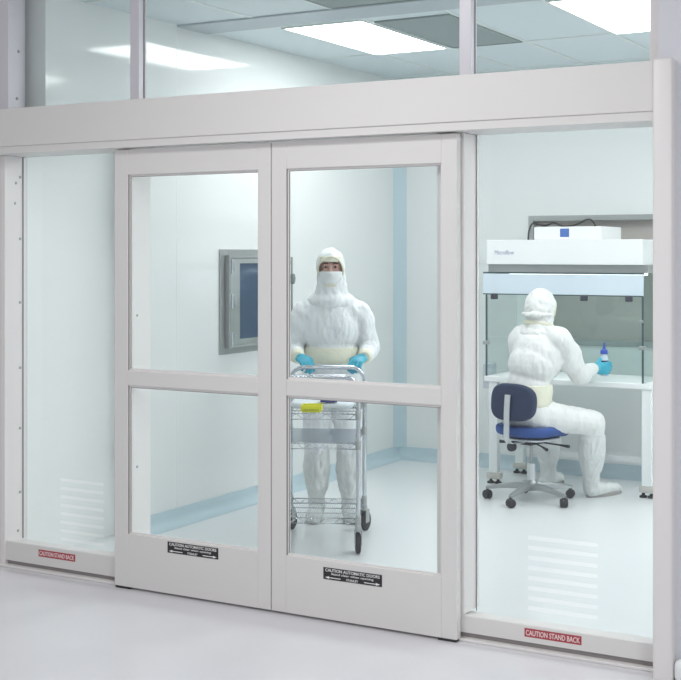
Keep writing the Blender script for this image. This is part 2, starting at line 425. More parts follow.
# transom glazing
for i, (x0, x1) in enumerate([(-1.755, -0.952), (-0.892, 0.956), (1.016, 1.90)]):
    b = MB(); b.box(x0, x1, 0.148, 0.156, ZH1, 3.5); struct(b.build('window_%d' % (i+1), 'glasstop'))
for i, x in enumerate((-0.922, 0.986)):
    b = MB(); b.box(x-0.03, x+0.03, 0.10, 0.165, ZH1+0.0005, 3.5, 0.003); o = struct(b.build('trim_%d' % (7+i), 'lilac'))
    b = MB(); b.box(x+0.0302, x+0.033, 0.135, 0.1475, ZH1+0.001, 3.5); struct(b.build('trim_%d' % (9+i), 'gasket'))
b = MB(); b.box(1.85, 1.8995, 0.06, 0.21, ZH1+0.001, 3.5, 0.003); struct(b.build('trim_11', 'frame2'))

# threshold
b = MB(); b.box(-1.8415, 1.899, 0.035, 0.2, 0.0, 0.012, 0.003); struct(b.build('trim_12', 'frame2'))

# ------------------------------------------------------------------ sliding doors
def arrow(b, x0, x1, z, h, y):
    """arrow from x0 to its head at x1"""
    s = 1 if x1 > x0 else -1; xm = x1-s*0.022
    for pts in ([(x0, -0.3), (xm, -0.3), (xm, 0.3), (x0, 0.3)], [(xm, -1), (x1, 0), (xm, 1)]):
        A = [b.bm.verts.new((x, y, z+k*h/2)) for x, k in pts]; B = [b.bm.verts.new((x, y-0.0006, z+k*h/2)) for x, k in pts]
        n = len(pts)
        for i in range(n): b.bm.faces.new((A[i], A[(i+1) % n], B[(i+1) % n], B[i]))
        b.bm.faces.new(A); b.bm.faces.new(B)
def door_label(t, cx, zc):
    w, h = 0.315, 0.056
    b = MB(); b.box(cx-w/2, cx+w/2, -0.0012, -0.0002, zc-h/2, zc+h/2); lb = b.build('warning_label', 'black', t, local=False)
    lb['label'] = 'black sticker with white lettering and two arrows'
    text('CAUTION AUTOMATIC DOORS', w*0.93, 0.0145, (cx, -0.0016, zc+0.0165), 'whiteink', lb, bold=0.012)
    text('Stand clear when opening', w*0.72, 0.013, (cx, -0.0016, zc-0.001), 'whiteink', lb, bold=0.008)
    text('STANLEY', w*0.2, 0.0105, (cx, -0.0016, zc-0.0185), 'whiteink', lb, bold=0.01)
    b = MB(); arrow(b, cx-w*0.20, cx-w*0.47, zc-0.0185, 0.013, -0.0013); arrow(b, cx+w*0.20, cx+w*0.47, zc-0.0185, 0.013, -0.0013)
    b.build('arrow', 'whiteink', lb, local=False)
def sliding_door(x0, x1, gx0, gx1, label, guide, lab):
    t = thing('sliding_door', label, 'sliding door', ((x0+x1)/2, 0.02, 0.0), group='automatic sliding doors')
    Y0, Y1 = 0.0, 0.044
    b = MB()
    b.box(x0, gx0, Y0, Y1, 0.012, 2.288, 0.003); b.build('stile', 'frame', t, local=False)
    b = MB(); b.box(gx1, x1, Y0, Y1, 0.012, 2.288, 0.003); b.build('stile', 'frame', t, local=False)
    b = MB(); b.box(gx0, gx1, Y0+0.0005, Y1-0.0005, 2.157, 2.288, 0.002); b.build('top_rail', 'frame', t, local=False)
    b = MB(); b.box(gx0, gx1, Y0-0.002, Y1-0.0005, 1.060, 1.140, 0.006, 3); b.build('middle_rail', 'frame', t, local=False)
    b = MB(); b.box(gx0, gx1, Y0+0.0005, Y1-0.0005, 0.012, 0.289, 0.002); b.build('kick_panel', 'frame', t, local=False)
    for z0, z1, nm in ((1.140, 2.157, 'upper_glass'), (0.289, 1.060, 'lower_glass')):
        g = MB(); g.box(gx0+0.0, gx1, 0.020, 0.026, z0, z1); go = g.build(nm, 'glass', t, local=False)
        s = MB(); w = 0.009
        s.box(gx0, gx0+w, 0.013, 0.0195, z0, z1); s.box(gx1-w, gx1, 0.013, 0.0195, z0, z1)
        s.box(gx0+w, gx1-w, 0.013, 0.0195, z0, z0+w); s.box(gx0+w, gx1-w, 0.013, 0.0195, z1-w, z1)
        s.build('glazing_bead', 'frame2', go, local=False)
        s = MB(); s.box(gx0+0.0005, gx0+0.003, 0.0045, 0.012, z0+0.001, z1-0.001); s.box(gx0+w, gx0+w+0.0025, 0.0135, 0.019, z0+w, z1-w)
        s.box(gx0+w, gx1-w, 0.0132, 0.0193, z1-w-0.003, z1-w)
        s.build('gasket', 'gasket', go, local=False)
    b = MB(); b.box(guide-0.045, guide+0.045, 0.004, 0.035, 0.0005, 0.0115); b.build('floor_guide', 'rubber', t, local=False)
    door_label(t, *lab)
    return t
sliding_door(-0.974, -0.003, -0.887, -0.076, 'left sliding glass door, the leaf in front of the framed dark blue wall window', -0.925, (-0.4695, 0.25))
d2 = sliding_door(0.003, 0.990, 0.086, 0.913, 'right sliding glass door, the leaf in front of the person with the cart', 0.94, (0.4535, 0.2305))
b = MB(); b.box(-0.0028, 0.0028, 0.006, 0.04, 0.02, 2.285); b.build('meeting_seal', 'gasket', d2, local=False)

# ------------------------------------------------------------------ fixed side panels
def sheet_with_slots(x0, x1, z0, z1, slots, y, th):
    bm = bmesh.new(); sx0, sx1, zs, hh = slots
    zl = [z0]+[q for z in sorted(zs) for q in (z-hh, z+hh)]+[z1]; xl = [x0, sx0, sx1, x1]
    g = [[bm.verts.new((x, y, z)) for z in zl] for x in xl]
    for i in range(3):
        for j in range(len(zl)-1):
            if i == 1 and j % 2 == 1: continue
            bm.faces.new((g[i][j], g[i+1][j], g[i+1][j+1], g[i][j+1]))
    r = bmesh.ops.extrude_face_region(bm, geom=list(bm.faces))
    for v in r['geom']:
        if isinstance(v, bmesh.types.BMVert): v.co.y += th
    bmesh.ops.recalc_face_normals(bm, faces=bm.faces)
    return bm
def side_panel(x0, x1, gx0, gx1, label, slots, lab, sillx0, st):
    t = thing('side_panel', label, 'side panel', ((x0+x1)/2, 0.14, 0.0), group='fixed glass side panels')
    b = MB(); prof = [(0.06, 0.035), (0.06, st-0.004), (0.064, st), (YG-0.006, st-0.016), (YG-0.006, st-0.026), (0.225, st-0.026), (0.225, 0.035)]
    A = [b.bm.verts.new((x0, y, z)) for y, z in prof]; B = [b.bm.verts.new((x1, y, z)) for y, z in prof]
    for i in range(len(prof)): b.bm.faces.new((A[i], A[(i+1) % len(prof)], B[(i+1) % len(prof)], B[i]))
    b.bm.faces.new(A); b.bm.faces.new(B); sl = b.build('sill', 'frame', t, local=False)
    b = MB(); b.box(x0+0.002, x1-0.002, 0.075, 0.16, 0.0125, 0.0345); b.build('sill_gap_shade', 'gasket', t, local=False)  # dark filler strip, stands in for the shade in the gap under the sill
    for (a0, a1, edge) in ((x0, gx0, 1), (gx1, x1, -1)):
        if a1-a0 > 0.004:
            b = MB(); b.box(a0, a1, 0.0605, 0.225, st+0.0002, ZH0-0.001, 0.004); o = b.build('stile', 'frame2', t, local=False)
            if x0 < 0:
                for z in (0.62, 1.42):
                    b = MB(); b.lathe([(0, 0), (0.007, 0), (0.006, 0.003), (0, 0.0035)], (a1-0.0002, 0.11, z), 10, Matrix.Rotation(PI/2, 4, 'Y')); b.build('screw', 'steelmid', o, local=False)
    sx0, sx1, sz0, sz1, n = slots
    zs = [sz1-(sz1-sz0)*k/(n-1) for k in range(n)]
    g = MB(); g.bm.free(); g.bm = sheet_with_slots(gx0, gx1, st-0.0258, ZH0-0.001, (sx0, sx1, zs, 0.0105), YG-0.003, 0.006)
    go = g.build('glass', 'glassside', t, local=False); go['label'] = 'glass pane with eight open slots near the bottom'
    s = MB(); s.box(gx0+0.0005, gx0+0.004, YG-0.012, YG-0.0045, st-0.010, ZH0-0.002); s.build('gasket', 'gasket', t, local=False)
    cx, zc = lab; w, h = 0.262, 0.038
    b = MB(); b.box(cx-w/2, cx+w/2, 0.0588, 0.0598, zc-h/2, zc+h/2); lb = b.build('caution_label', 'redvinyl', t, local=False)
    lb['label'] = 'red sticker reading CAUTION STAND BACK'
    text('CAUTION STAND BACK', w*0.95, h*0.62, (cx, 0.0583, zc), 'pinkink', lb, bold=0.014)
    return t
side_panel(-1.7995, -0.912, -1.7995, -1.0, 'narrow fixed glass side panel left of the sliding doors', (-1.529, -1.213, 0.155, 0.485, 8), (-1.426, 0.1015), -1.90, 0.142)
side_panel(0.862, 1.8995, 1.0, 1.8995, 'fixed glass side panel on the right, in front of the seated person', (1.251, 1.579, 0.146, 0.465, 8), (1.4215, 0.078), 0.862, 0.112)

# ------------------------------------------------------------------ framed window on left wall
t = thing('wall_window', 'stainless steel framed dark blue glass unit on the left wall', 'wall window', (XL, 2.33, 1.06))
y0, y1, z0, z1 = 1.905, 2.74, 1.06, 1.775
def ringbox(b, y0, y1, z0, z1, w, x0, x1, bev=0.003):
    b.box(x0, x1, y0, y0+w, z0, z1, bev); b.box(x0, x1, y1-w, y1, z0, z1, bev)
    b.box(x0, x1, y0+w, y1-w, z0, z0+w, bev); b.box(x0, x1, y0+w, y1-w, z1-w, z1, bev)
b = MB(); ringbox(b, y0, y1, z0, z1, 0.075, XL, XL+0.012); b.build('flange', 'steelmid', t, local=False)
b = MB(); ringbox(b, y0+0.055, y1-0.055, z0+0.04, z1-0.04, 0.02, XL+0.012, XL+0.05); b.build('door_frame', 'steelmid', t, local=False)
b = MB(); ya, yb, za, zb = y0+0.08, y1-0.08, z0+0.061, z1-0.061
b.box(XL+0.012, XL+0.035, ya, ya+0.125, za, zb, 0.003); b.box(XL+0.012, XL+0.035, yb-0.125, yb, za, zb, 0.003)
b.box(XL+0.012, XL+0.035, ya+0.125, yb-0.125, za, za+0.036, 0.003); b.box(XL+0.012, XL+0.035, ya+0.125, yb-0.125, zb-0.036, zb, 0.003); b.build('inner_frame', 'steel', t, local=False)
b = MB(); b.box(XL+0.006, XL+0.024, y0+0.2052, y1-0.2052, z0+0.0975, z1-0.0975); b.build('blue_glass', 'bluescreen', t, local=False)
for zc in (1.16, 1.42, 1.66):
    b = MB()
    b.lathe([(0.009, -0.05), (0.009, 0.05)], (XL+0.05, y0+0.085, zc), 10)
    b.box(XL+0.02, XL+0.05, y0+0.07, y0+0.12, zc-0.045, zc+0.045, 0.002); b.build('hinge', 'chrome', t, local=False)
# rod
t = thing('wall_rod', 'thin dark vertical rod with a knob on the left wall', 'rod', (XL+0.03, 2.795, 1.25))
b = MB(); b.tube([(XL+0.03, 2.795, 1.25), (XL+0.03, 2.795, 1.72)], 0.0075, 8); b.build('rod', 'steelmid', t, local=False, smooth=True)
b = MB(); b.lathe([(0, -0.04), (0.016, -0.034), (0.023, 0), (0.016, 0.034), (0, 0.04)], (XL+0.036, 2.795, 1.56), 12); b.build('knob', 'ventdark', t, local=False, smooth=True)
for z in (1.29, 1.68):
    b = MB(); b.box(XL, XL+0.03, 2.78, 2.81, z-0.015, z+0.015, 0.003); b.build('bracket', 'steelmid', t, local=False)

# ------------------------------------------------------------------ pass-through opening in the back wall
t = struct(thing('window_4', '', '', (0.2, YB, WZ0))); del t['label']; del t['category']
b = MB()
w = 0.045
b.box(WX0-0.02, WX0+w-0.02, YB-0.014, YB+0.1, WZ0-0.02, WZ1+0.02, 0.004); b.box(WX1-w, WX1+0.02, YB-0.014, YB+0.1, WZ0-0.02, WZ1+0.02, 0.004)
b.box(WX0+w-0.02, WX1-w, YB-0.014, YB+0.1, WZ1-w+0.02, WZ1+0.02, 0.004); b.box(WX0+w-0.02, WX1-w, YB-0.014, YB+0.1, WZ0-0.02, WZ0+w-0.02, 0.004)
b.build('window_frame', 'steelmid', t, local=False)
b = MB(); b.box(WX0+0.01, WX1-0.02, YB+0.085, YB+0.095, WZ0, WZ1); b.build('pane', 'paneback', t, local=False)

# ------------------------------------------------------------------ laminar flow hood
HX0, HX1, HY0, HY1 = -0.505, 0.70, 3.80, 4.40
t = thing('laminar_flow_hood', 'white laminar flow workbench with clear sides against the back wall', 'clean bench', (0.1, 4.13, 0))
b = MB(); b.box(HX0, HX1, HY0, HY1, 1.664, 1.848, 0.004); b.build('canopy', 'white', t, local=False)
b = MB(); b.box(HX0+0.0, HX1+0.03, HY0+0.03, HY1-0.002, 1.605, 1.6635, 0.002); b.build('lower_housing', 'steelmid', t, local=False)
b = MB(); b.box(HX0-0.035, HX1+0.005, HY0+0.012, HY0+0.03, 1.594, 1.606, 0.001); b.build('hinge_rail', 'glassedge', t, local=False)
b = MB(); b.box(HX0-0.03, HX1+0.004, HY0-0.001, HY0+0.014, 1.443, 1.593, 0.003); lp = b.build('front_flap', 'diffuser', t, local=False)
b = MB(); b.box(HX0-0.03, HX1+0.004, HY0+0.001, HY0+0.012, 1.436, 1.4428); b.build('flap_edge', 'glassedge', lp, local=False)
for x in (-0.44, 0.267, 0.602):
    b = MB(); b.box(x-0.023, x+0.023, HY0-0.028, HY0+0.016, 1.400, 1.444, 0.007, 3); b.build('clamp_knob', 'knob', t, local=False, smooth=True)
b = MB(); b.box(HX0+0.08, HX1-0.08, HY0+0.25, HY0+0.40, 1.585, 1.6045, 0.003); b.build('bench_fill', 'benchfill', t, local=False)  # unseen glowing panel added under the canopy to lift the bench interior
text('Microflow', 0.155, 0.034, (-0.36, HY0-0.0015, 1.755), 'logoink', t, name='logo')
for x, nm in ((HX0-0.012, 'side_glass'), (HX1-0.008, 'side_glass')):
    b = MB(); b.box(x, x+0.012, HY0+0.016, HY1, 0.8165, 1.604); g = b.build(nm, 'glasshood', t, local=False)
    b = MB(); b.box(x-0.001, x+0.013, HY0+0.009, HY0+0.0155, 0.8165, 1.435); b.build('dark_edge', 'glassedge', g, local=False)
    b = MB(); b.box(x-0.02, x+0.03, HY0-0.006, HY0+0.02, 1.055, 1.085, 0.006); b.build('clip', 'steelmid', g, local=False)
    if x > 0:
        b = MB(); b.box(x-0.02, x+0.012, HY0-0.006, HY0+0.02, 1.25, 1.27, 0.004); b.build('clip', 'steelmid', g, local=False)
b = MB(); b.box(HX0+0.001, HX1-0.01, HY1-0.012, HY1-0.003, 0.8165, 1.604); b.build('rear_glass', 'glasshood', t, local=False)
b = MB(); b.box(HX0-0.02, HX1+0.07, HY0-0.005, HY1, 0.775, 0.816, 0.006, 3); b.build('worktop', 'white', t, local=False)
b = MB()
b.box(HX0+0.1, HX1-0.02, HY1-0.05, HY1-0.02, 0.16, 0.20)
b.build('crossbar', 'white', t, local=False)
for x in (-0.455, 0.725):
    for y in (HY0+0.035, HY1-0.04):
        b = MB(); b.box(x-0.035, x+0.035, y-0.03, y+0.03, 0.085, 0.7745, 0.004); lg = b.build('leg', 'white', t, local=False)
        b = MB(); b.box(x-0.058, x+0.058, y-0.03, y+0.03, 0.035, 0.0845, 0.012, 3)
        fo = b.build('foot_block', 'beige', lg, local=False, smooth=True)
        for s in (-1, 1):
            b = MB(); b.lathe([(0, 0.0005), (0.028, 0.0005), (0.028, 0.012), (0.012, 0.02), (0.010, 0.036), (0, 0.036)], (x+s*0.030, y, 0), 14); b.build('levelling_pad', 'rubber', lg, local=False, smooth=True)
b = MB(); b.box(HX0-0.075, HX0-0.013, HY0+0.10, HY0+0.22, 0.71, 0.90, 0.005); cb = b.build('outlet_box', 'lilacbox', t, local=False)
# box on top
b = MB(); b.box(-0.135, 0.385, 3.83, 4.30, 1.8485, 1.945, 0.006, 3)
t = thing('filter_box', 'white flat box lying on top of the workbench canopy', 'box', (0.1, 4.05, 1.8485))
b.build('body', 'whitebox', t, local=False)
b = MB(); b.box(0.07, 0.14, 3.8285, 3.8297, 1.868, 1.93); s_ = b.build('sticker', 'labelblue', t, local=False); s_['label'] = 'small blue square sticker'
# cable
b = MB()
pts = [V((-0.39, 4.36, 1.853)), V((-0.37, 4.33, 1.93)), V((-0.33, 4.32, 1.985)), V((-0.24, 4.33, 1.965)), V((-0.17, 4.34, 1.985)), V((-0.08, 4.33, 1.958)), V((0.02, 4.33, 1.972)), V((0.12, 4.32, 2.01)), V((0.16, 4.35, 1.97)), V((0.17, 4.37, 1.853))]
def smoothpts(p, n=6):
    out = []
    for i in range(len(p)-1):
        p0, p1, p2, p3 = p[max(i-1, 0)], p[i], p[i+1], p[min(i+2, len(p)-1)]
        for k in range(n):
            u = k/n; out.append(0.5*((2*p1)+(p2-p0)*u+(2*p0-5*p1+4*p2-p3)*u*u+(3*p1-p0-3*p2+p3)*u**3))
    out.append(p[-1]); return out
b.tube(smoothpts(pts), 0.007, 8); tag(b.build('cable', 'cable', smooth=True), 'black looped cable rising behind the white box on the workbench', 'cable')

# ------------------------------------------------------------------ hands
def hand_mesh(wrist, palm_dir, across, normal, curl, thumb, sc=1.0, splay=0.06, thumb_curl=0.6):
    """glove: wrist point, direction of the fingers, direction from little finger to index, back-of-hand normal."""
    w = V(wrist); d = V(palm_dir).normalized(); a = V(across); a = (a-d*a.dot(d)).normalized(); n = d.cross(a); 
    if n.dot(V(normal)) < 0: n = -n
    b = MB()
    mt = Matrix((( a.x, d.x, n.x, 0), (a.y, d.y, n.y, 0), (a.z, d.z, n.z, 0), (0, 0, 0, 1)))
    b.ell(w+d*0.045*sc, (0.041*sc, 0.05*sc, 0.017*sc), mt)
    b.ell(w+d*0.068*sc, (0.040*sc, 0.030*sc, 0.015*sc), mt)
    b.cone(w-d*0.03*sc, w+d*0.02*sc, 0.029*sc, 0.027*sc)
    L = [(0.030, 0.020, 0.018), (0.040, 0.026, 0.021), (0.044, 0.028, 0.022), (0.039, 0.025, 0.021)]
    for i in range(4):
        off = (-0.030+0.0205*i)*sc
        k = w+d*(0.078+(0.004, 0.011, 0.013, 0.008)[i])*sc+a*off
        fd = (d+a*(i-1.5)*splay).normalized(); ang = 0.0; pts = [k-fd*0.02*sc, k]; p = k
        for s in range(3):
            ang += curl[s]*(1.0+0.06*(1.5-i))
            dd = fd*math.cos(ang)-n*math.sin(ang); p = p+dd*L[i][s]*sc; pts.append(p)
        b.chain(pts, [0.0105*sc, 0.0105*sc, 0.0098*sc, 0.009*sc, 0.0078*sc], 10)
    # thumb leaves the index side of the palm near its base
    tb = w+d*0.022*sc+a*0.030*sc-n*0.004*sc
    t1 = (a*0.8+d*0.65-n*0.25*thumb).normalized(); t2 = (a*0.25+d*0.85-n*thumb_curl*thumb).normalized(); t3 = (d*0.85-a*0.15-n*thumb_curl*1.2*thumb).normalized()
    p1 = tb+t1*0.034*sc; p2 = p1+t2*0.030*sc; p3 = p2+t3*0.024*sc
    b.chain([tb-t1*0.012*sc, tb, p1, p2, p3], [0.014*sc, 0.0145*sc, 0.0125*sc, 0.011*sc, 0.009*sc], 10)
    return remesh(b, 0.0042, 2)

# ------------------------------------------------------------------ standing person
PM = V((0, 0, 0)); PF = 8.52; PRR = (331.5-CXP)/FOC*PF
pm_loc = CAM+RV*PRR+FV*PF; pm_loc.z = 0
per = thing('person', 'standing person in white hooded gown and face mask pushing the steel cart', 'person', pm_loc, YAW)
HZ = 1.652
hands_m = [V((-0.195, -0.205, 1.085)), V((0.195, -0.205, 1.085))]
LX = {-1: -0.098, 1: 0.118}
def legs_m(b, k):   # k = clothing allowance
    for s in (-1, 1):
        lx = LX[s]; b.chain([(s*0.085, 0.02, 0.92), (lx, 0.005, 0.50), (lx, 0.03, 0.10)], [0.088+k, 0.056+k, 0.030+k*0.3])
        b.chain([(lx, 0.05, 0.045), (lx+s*0.014, -0.10, 0.04)], [0.033+k*0.3, 0.028+k*0.3])
def arms_m(b, k):
    for s, h in zip((-1, 1), hands_m):
        el = V((s*0.250, 0.04, 1.125)); wr = h+V((s*0.028, 0.022, 0.005))
        b.chain([(s*0.172, 0.0, 1.355), el, wr], [0.057+k*1.2, 0.046+k, 0.031+k*0.6])
def torso_m(b, k):
    b.ell((0, 0.01, 0.96), (0.16+k, 0.115+k, 0.12+k)); b.ell((0, 0.005, 1.10), (0.135+k, 0.10+k, 0.13+k))
    b.ell((0, 0, 1.27), (0.168+k, 0.112+k, 0.17+k)); b.chain([(-0.125, 0.005, 1.36), (0.125, 0.005, 1.36)], [0.066+k, 0.066+k])
    b.cone((0, 0.01, 1.40), (0, 0.0, 1.52), 0.062+k*0.8, 0.055+k*0.5)
# body: one continuous figure
b = MB(); torso_m(b, 0); arms_m(b, 0); legs_m(b, 0)
def head_shape(b, c, rot):
    R = rot
    def q(p): return V(c)+R @ V(p)
    R4 = R.to_4x4()
    b.ell(q((0, 0.012, 0.028)), (0.073, 0.090, 0.092), R4); b.ell(q((0, -0.012, -0.045)), (0.060, 0.070, 0.075), R4)
    b.ell(q((0, -0.045, -0.088)), (0.032, 0.032, 0.026), R4)
    b.cone(q((0, -0.082, 0.012)), q((0, -0.102, -0.028)), 0.008, 0.013, 10); b.ell(q((0, -0.098, -0.032)), (0.017, 0.012, 0.010), R4)
    for s in (-1, 1):
        b.ell(q((s*0.032, -0.076, 0.024)), (0.024, 0.012, 0.008), R4); b.ell(q((s*0.042, -0.062, -0.03)), (0.022, 0.018, 0.02), R4)
        b.ell(q((s*0.074, 0.012, -0.01)), (0.008, 0.02, 0.03), R4)
    b.ell(q((0, -0.084, -0.062)), (0.024, 0.010, 0.007), R4)
def eyes(c, rot, par):
    R4 = rot.to_4x4()
    for s in (-1, 1):
        p = V(c)+rot @ V((s*0.031, -0.0715, 0.008))
        e = MB(); e.ell(p, (0.0125, 0.0125, 0.0085), R4, 14, 10); eo = e.build('eye', 'eyewhite', par, smooth=True)
        e = MB(); e.ell(p+rot @ V((0, -0.0095, 0)), (0.0065, 0.0045, 0.0065), R4, 12, 8); e.build('iris', 'iris', eo, smooth=True)
        e = MB(); pts = [V(c)+rot @ V((s*x, y, z)) for x, y, z in ((0.014, -0.0905, 0.026), (0.026, -0.0905, 0.032), (0.040, -0.085, 0.031), (0.052, -0.073, 0.024))]
        e.tube(pts, [0.003, 0.005, 0.0045, 0.002], 8); e.build('eyebrow', 'brow', par, smooth=True)
hc = V((-0.006, -0.01, HZ)); hrot = Euler((0.0, 0, 0)).to_matrix()
head_shape(b, hc, hrot)
me = remesh(b, 0.009, 2); body = mkobj('body', me, 'skin', per, True)
eyes(hc, hrot, body)
# coverall
b = MB(); torso_m(b, 0.028); arms_m(b, 0.020)
b.ell((0, 0.01, 0.99), (0.185, 0.135, 0.13))
for s in (-1, 1): b.chain([(s*0.088, 0.02, 0.92), (LX[s], 0.005, 0.47)], [0.110, 0.078])
for s, h in zip((-1, 1), hands_m):   # baggy sleeves
    b.ell((s*0.256, 0.03, 1.14), (0.054, 0.062, 0.075)); b.ell((s*0.215, 0.0, 1.29), (0.066, 0.076, 0.10))
me = remesh(b, 0.010, 5)
wrinkle(me, 0.006, (17, 17, 4.5), 1.3); wrinkle(me, 0.0035, (38, 38, 11), 5.0)
mkobj('coverall', me, 'gown', per, True)
# waistband
b = MB(); b.lathe([(0.01, 1.035), (0.9, 1.035), (0.97, 1.05), (0.95, 1.085), (0.92, 1.12), (0.88, 1.135), (0.01, 1.135)], (0, 0.007, 0), 40)
for v in b.bm.verts: v.co.x *= 0.197; v.co.y = 0.007+(v.co.y-0.007)*0.165
for v in b.bm.verts:
    a = math.atan2(v.co.y, v.co.x); k = 1+0.008*math.sin(a*19); v.co.x *= k; v.co.y *= k
wb = b.build('waistband', 'gowncream', per, True); wb['label'] = 'cream gathered waist'
# hood
def hood_mesh(c, rot, opening, drape, top=0.132, rad=(0.093, 0.112)):
    b = MB(); R4 = rot.to_4x4()
    def q(p): return V(c)+rot @ V(p)
    b.ell(q((0, 0.010, 0.006)), (rad[0], rad[1], top-0.006), R4, 28, 20); b.ell(q((0, -0.004, -0.05)), (rad[0]-0.004, rad[1]-0.012, 0.095), R4, 24, 16)
    drape(b)
    me = remesh(b, 0.008, 5)
    bm = bmesh.new(); bm.from_mesh(me); Ri = rot.transposed()
    kill = []
    for f in bm.faces:
        p = Ri @ (f.calc_center_median()-V(c))
        if opening and p.y < -0.02 and ((p.x/0.083)**2+((p.z-opening[0])/opening[1])**2) < 1: kill.append(f)
    bmesh.ops.delete(bm, geom=kill, context='FACES'); bm.to_mesh(me); bm.free()
    return me
def drape_m(b):
    b.cone((0, 0.0, 1.58), (0, 0.005, 1.47), 0.092, 0.112); b.ell((0, 0.005, 1.43), (0.165, 0.125, 0.07)); b.ell((0, -0.045, 1.435), (0.115, 0.095, 0.06))
me = hood_mesh(hc, hrot, (-0.011, 0.086), drape_m); wrinkle(me, 0.006, (16, 16, 9), 9.0)
ho = mkobj('hood', me, 'gown', per, True)
sol = ho.modifiers.new('s', 'SOLIDIFY'); sol.thickness = 0.004; sol.offset = -1
# cream trim round the opening
def trim_loop(c, rot, oz, orr, rx=0.083):
    pts = []
    for k in range(41):
        a = -0.35+(PI+0.7)*k/40; x = rx*math.cos(a); z = oz+orr*math.sin(a)
        y = -0.105*math.sqrt(max(0.02, 1-(x/0.098)**2*0.93-((z-0.0)/0.16)**2*0.55)) 
        pts.append(V(c)+rot @ V((x, y+0.004, z)))
    return pts
b = MB(); b.tube(trim_loop(hc, hrot, -0.018, 0.092), 0.0075, 8); tr = b.build('hood_trim', 'gowncream', ho, True); tr['label'] = 'cream elastic edge'
# cream forehead band
def patch(c, rot, z0, z1, xw, off, n=18, m=8, bulge=0.0):
    b = MB(); rows = []
    for i in range(m+1):
        z = z0+(z1-z0)*i/m; row = []
        for j in range(n+1):
            x = -xw+2*xw*j/n
            zz = z
            y = -(0.096+off)*math.sqrt(max(0.03, 1-(x/(0.079+off))**2*0.94))*math.sqrt(max(0.1, 1-(max(zz-0.02, 0)/0.13)**2))-bulge*math.exp(-(x/0.022)**2)*math.exp(-((zz+0.03)/0.035)**2)
            if zz < -0.05: y += 0.35*(abs(zz)-0.05)
            row.append(b.bm.verts.new(V(c)+rot @ V((x, y, zz))))
        rows.append(row)
    for i in range(m):
        for j in range(n): b.bm.faces.new((rows[i][j], rows[i][j+1], rows[i+1][j+1], rows[i+1][j]))
    return b
b = patch(hc, hrot, 0.040, 0.076, 0.074, 0.007); fb = b.build('forehead_band', 'gowncream', per, True); fb['label'] = 'cream band over the brow'
so = fb.modifiers.new('s', 'SOLIDIFY'); so.thickness = 0.003
b = patch(hc, hrot, -0.110, -0.024, 0.080, 0.011, bulge=0.012); ma = b.build('face_mask', 'mask', per, True)
so = ma.modifiers.new('s', 'SOLIDIFY'); so.thickness = 0.003
b = patch(hc, hrot, -0.128, -0.104, 0.036, 0.016, bulge=0.004); cp = b.build('chin_band', 'gowncream', per, True); cp['label'] = 'cream edge under the mask'
so = cp.modifiers.new('s', 'SOLIDIFY'); so.thickness = 0.003
ties = MB()
ties.tube([hc+V((x, -0.112*math.sqrt(max(0.05, 1-(x/0.088)**2*0.94))+0.002, -0.023)) for x in [-0.07+0.01*k for k in range(15)]], 0.0022, 6)
ties.build('nose_wire', 'mask', ma, True)
# gloves gripping the bar (bar runs along local x behind the knuckles)
for s, h in zip((-1, 1), hands_m):
    me = hand_mesh(h+V((s*0.012, 0.0, 0.005)), (-s*0.50, -0.85, -0.33), (-s*1.0, 0.05, 0.0), (0, 0, 1), (0.55, 1.15, 0.9), 1.5, 1.12, 0.03, 1.0)
    g = mkobj('glove', me, 'glove', per, True); g['label'] = 'blue nitrile glove'
    wr = h+V((s*0.022, 0.010, 0.005)); dv = (V((s*0.250, 0.04, 1.125))-wr).normalized()
    b = MB(); b.tube([wr-dv*0.042, wr-dv*0.030, wr-dv*0.005, wr+dv*0.02], [0.034, 0.043, 0.048, 0.049], 20); cf = b.build('cuff', 'gowncream', per, True); cf['label'] = 'cream knitted cuff'
# boot covers
def boot_mesh(pts, rs, foot, fr, seed):
    b = MB(); b.chain(pts, rs, 18); b.chain(foot, fr, 16)
    me = remesh(b, 0.008, 4); wrinkle(me, 0.008, (26, 26, 7), seed); 
    zmin = min(v.co.z for v in me.vertices)
    for v in me.vertices:
        if v.co.z < 0.012: v.co.z = 0.012
    return me
def sole_mb(foot, w, z1=0.014):
    a, c = V(foot[0]), V(foot[1]); d = (c-a); d.z = 0; L = d.length; d.normalize(); n = V((-d.y, d.x, 0)); b = MB()
    ring = []
    for k in range(28):
        t = 2*PI*k/28; x = math.cos(t); y = math.sin(t)
        ring.append(a+d*(L/2+x*(L/2+0.045))+n*(y*w*(1+0.12*x)))
    A = [b.bm.verts.new((p.x, p.y, 0.001)) for p in ring]; B = [b.bm.verts.new((p.x, p.y, z1)) for p in ring]
    for k in range(28): b.bm.faces.new((A[k], A[(k+1) % 28], B[(k+1) % 28], B[k]))
    b.bm.faces.new(A); b.bm.faces.new(B); return b
for s in (-1, 1):
    x = LX[s]
    foot = [(x+s*0.004, 0.055, 0.052), (x+s*0.018, -0.125, 0.045)]
    me = boot_mesh([(x, 0.02, 0.485), (x, 0.015, 0.44), (x, 0.02, 0.33), (x, 0.03, 0.22), (x, 0.035, 0.15), (x, 0.04, 0.07)], [0.064, 0.078, 0.087, 0.072, 0.049, 0.05], foot, [0.050, 0.046], 2.0+s)
    bo = mkobj('boot_cover', me, 'boot', per, True)
    sole_mb(foot, 0.052).build('sole', 'sole', bo)
    b = MB(); pts = [V((x+0.068*math.cos(a), 0.018+0.068*math.sin(a), 0.475+0.004*math.sin(3*a))) for a in [2*PI*k/24 for k in range(24)]]
    b.tube(pts, 0.007, 8, closed=True); b.build('boot_tie', 'boot', bo, True)

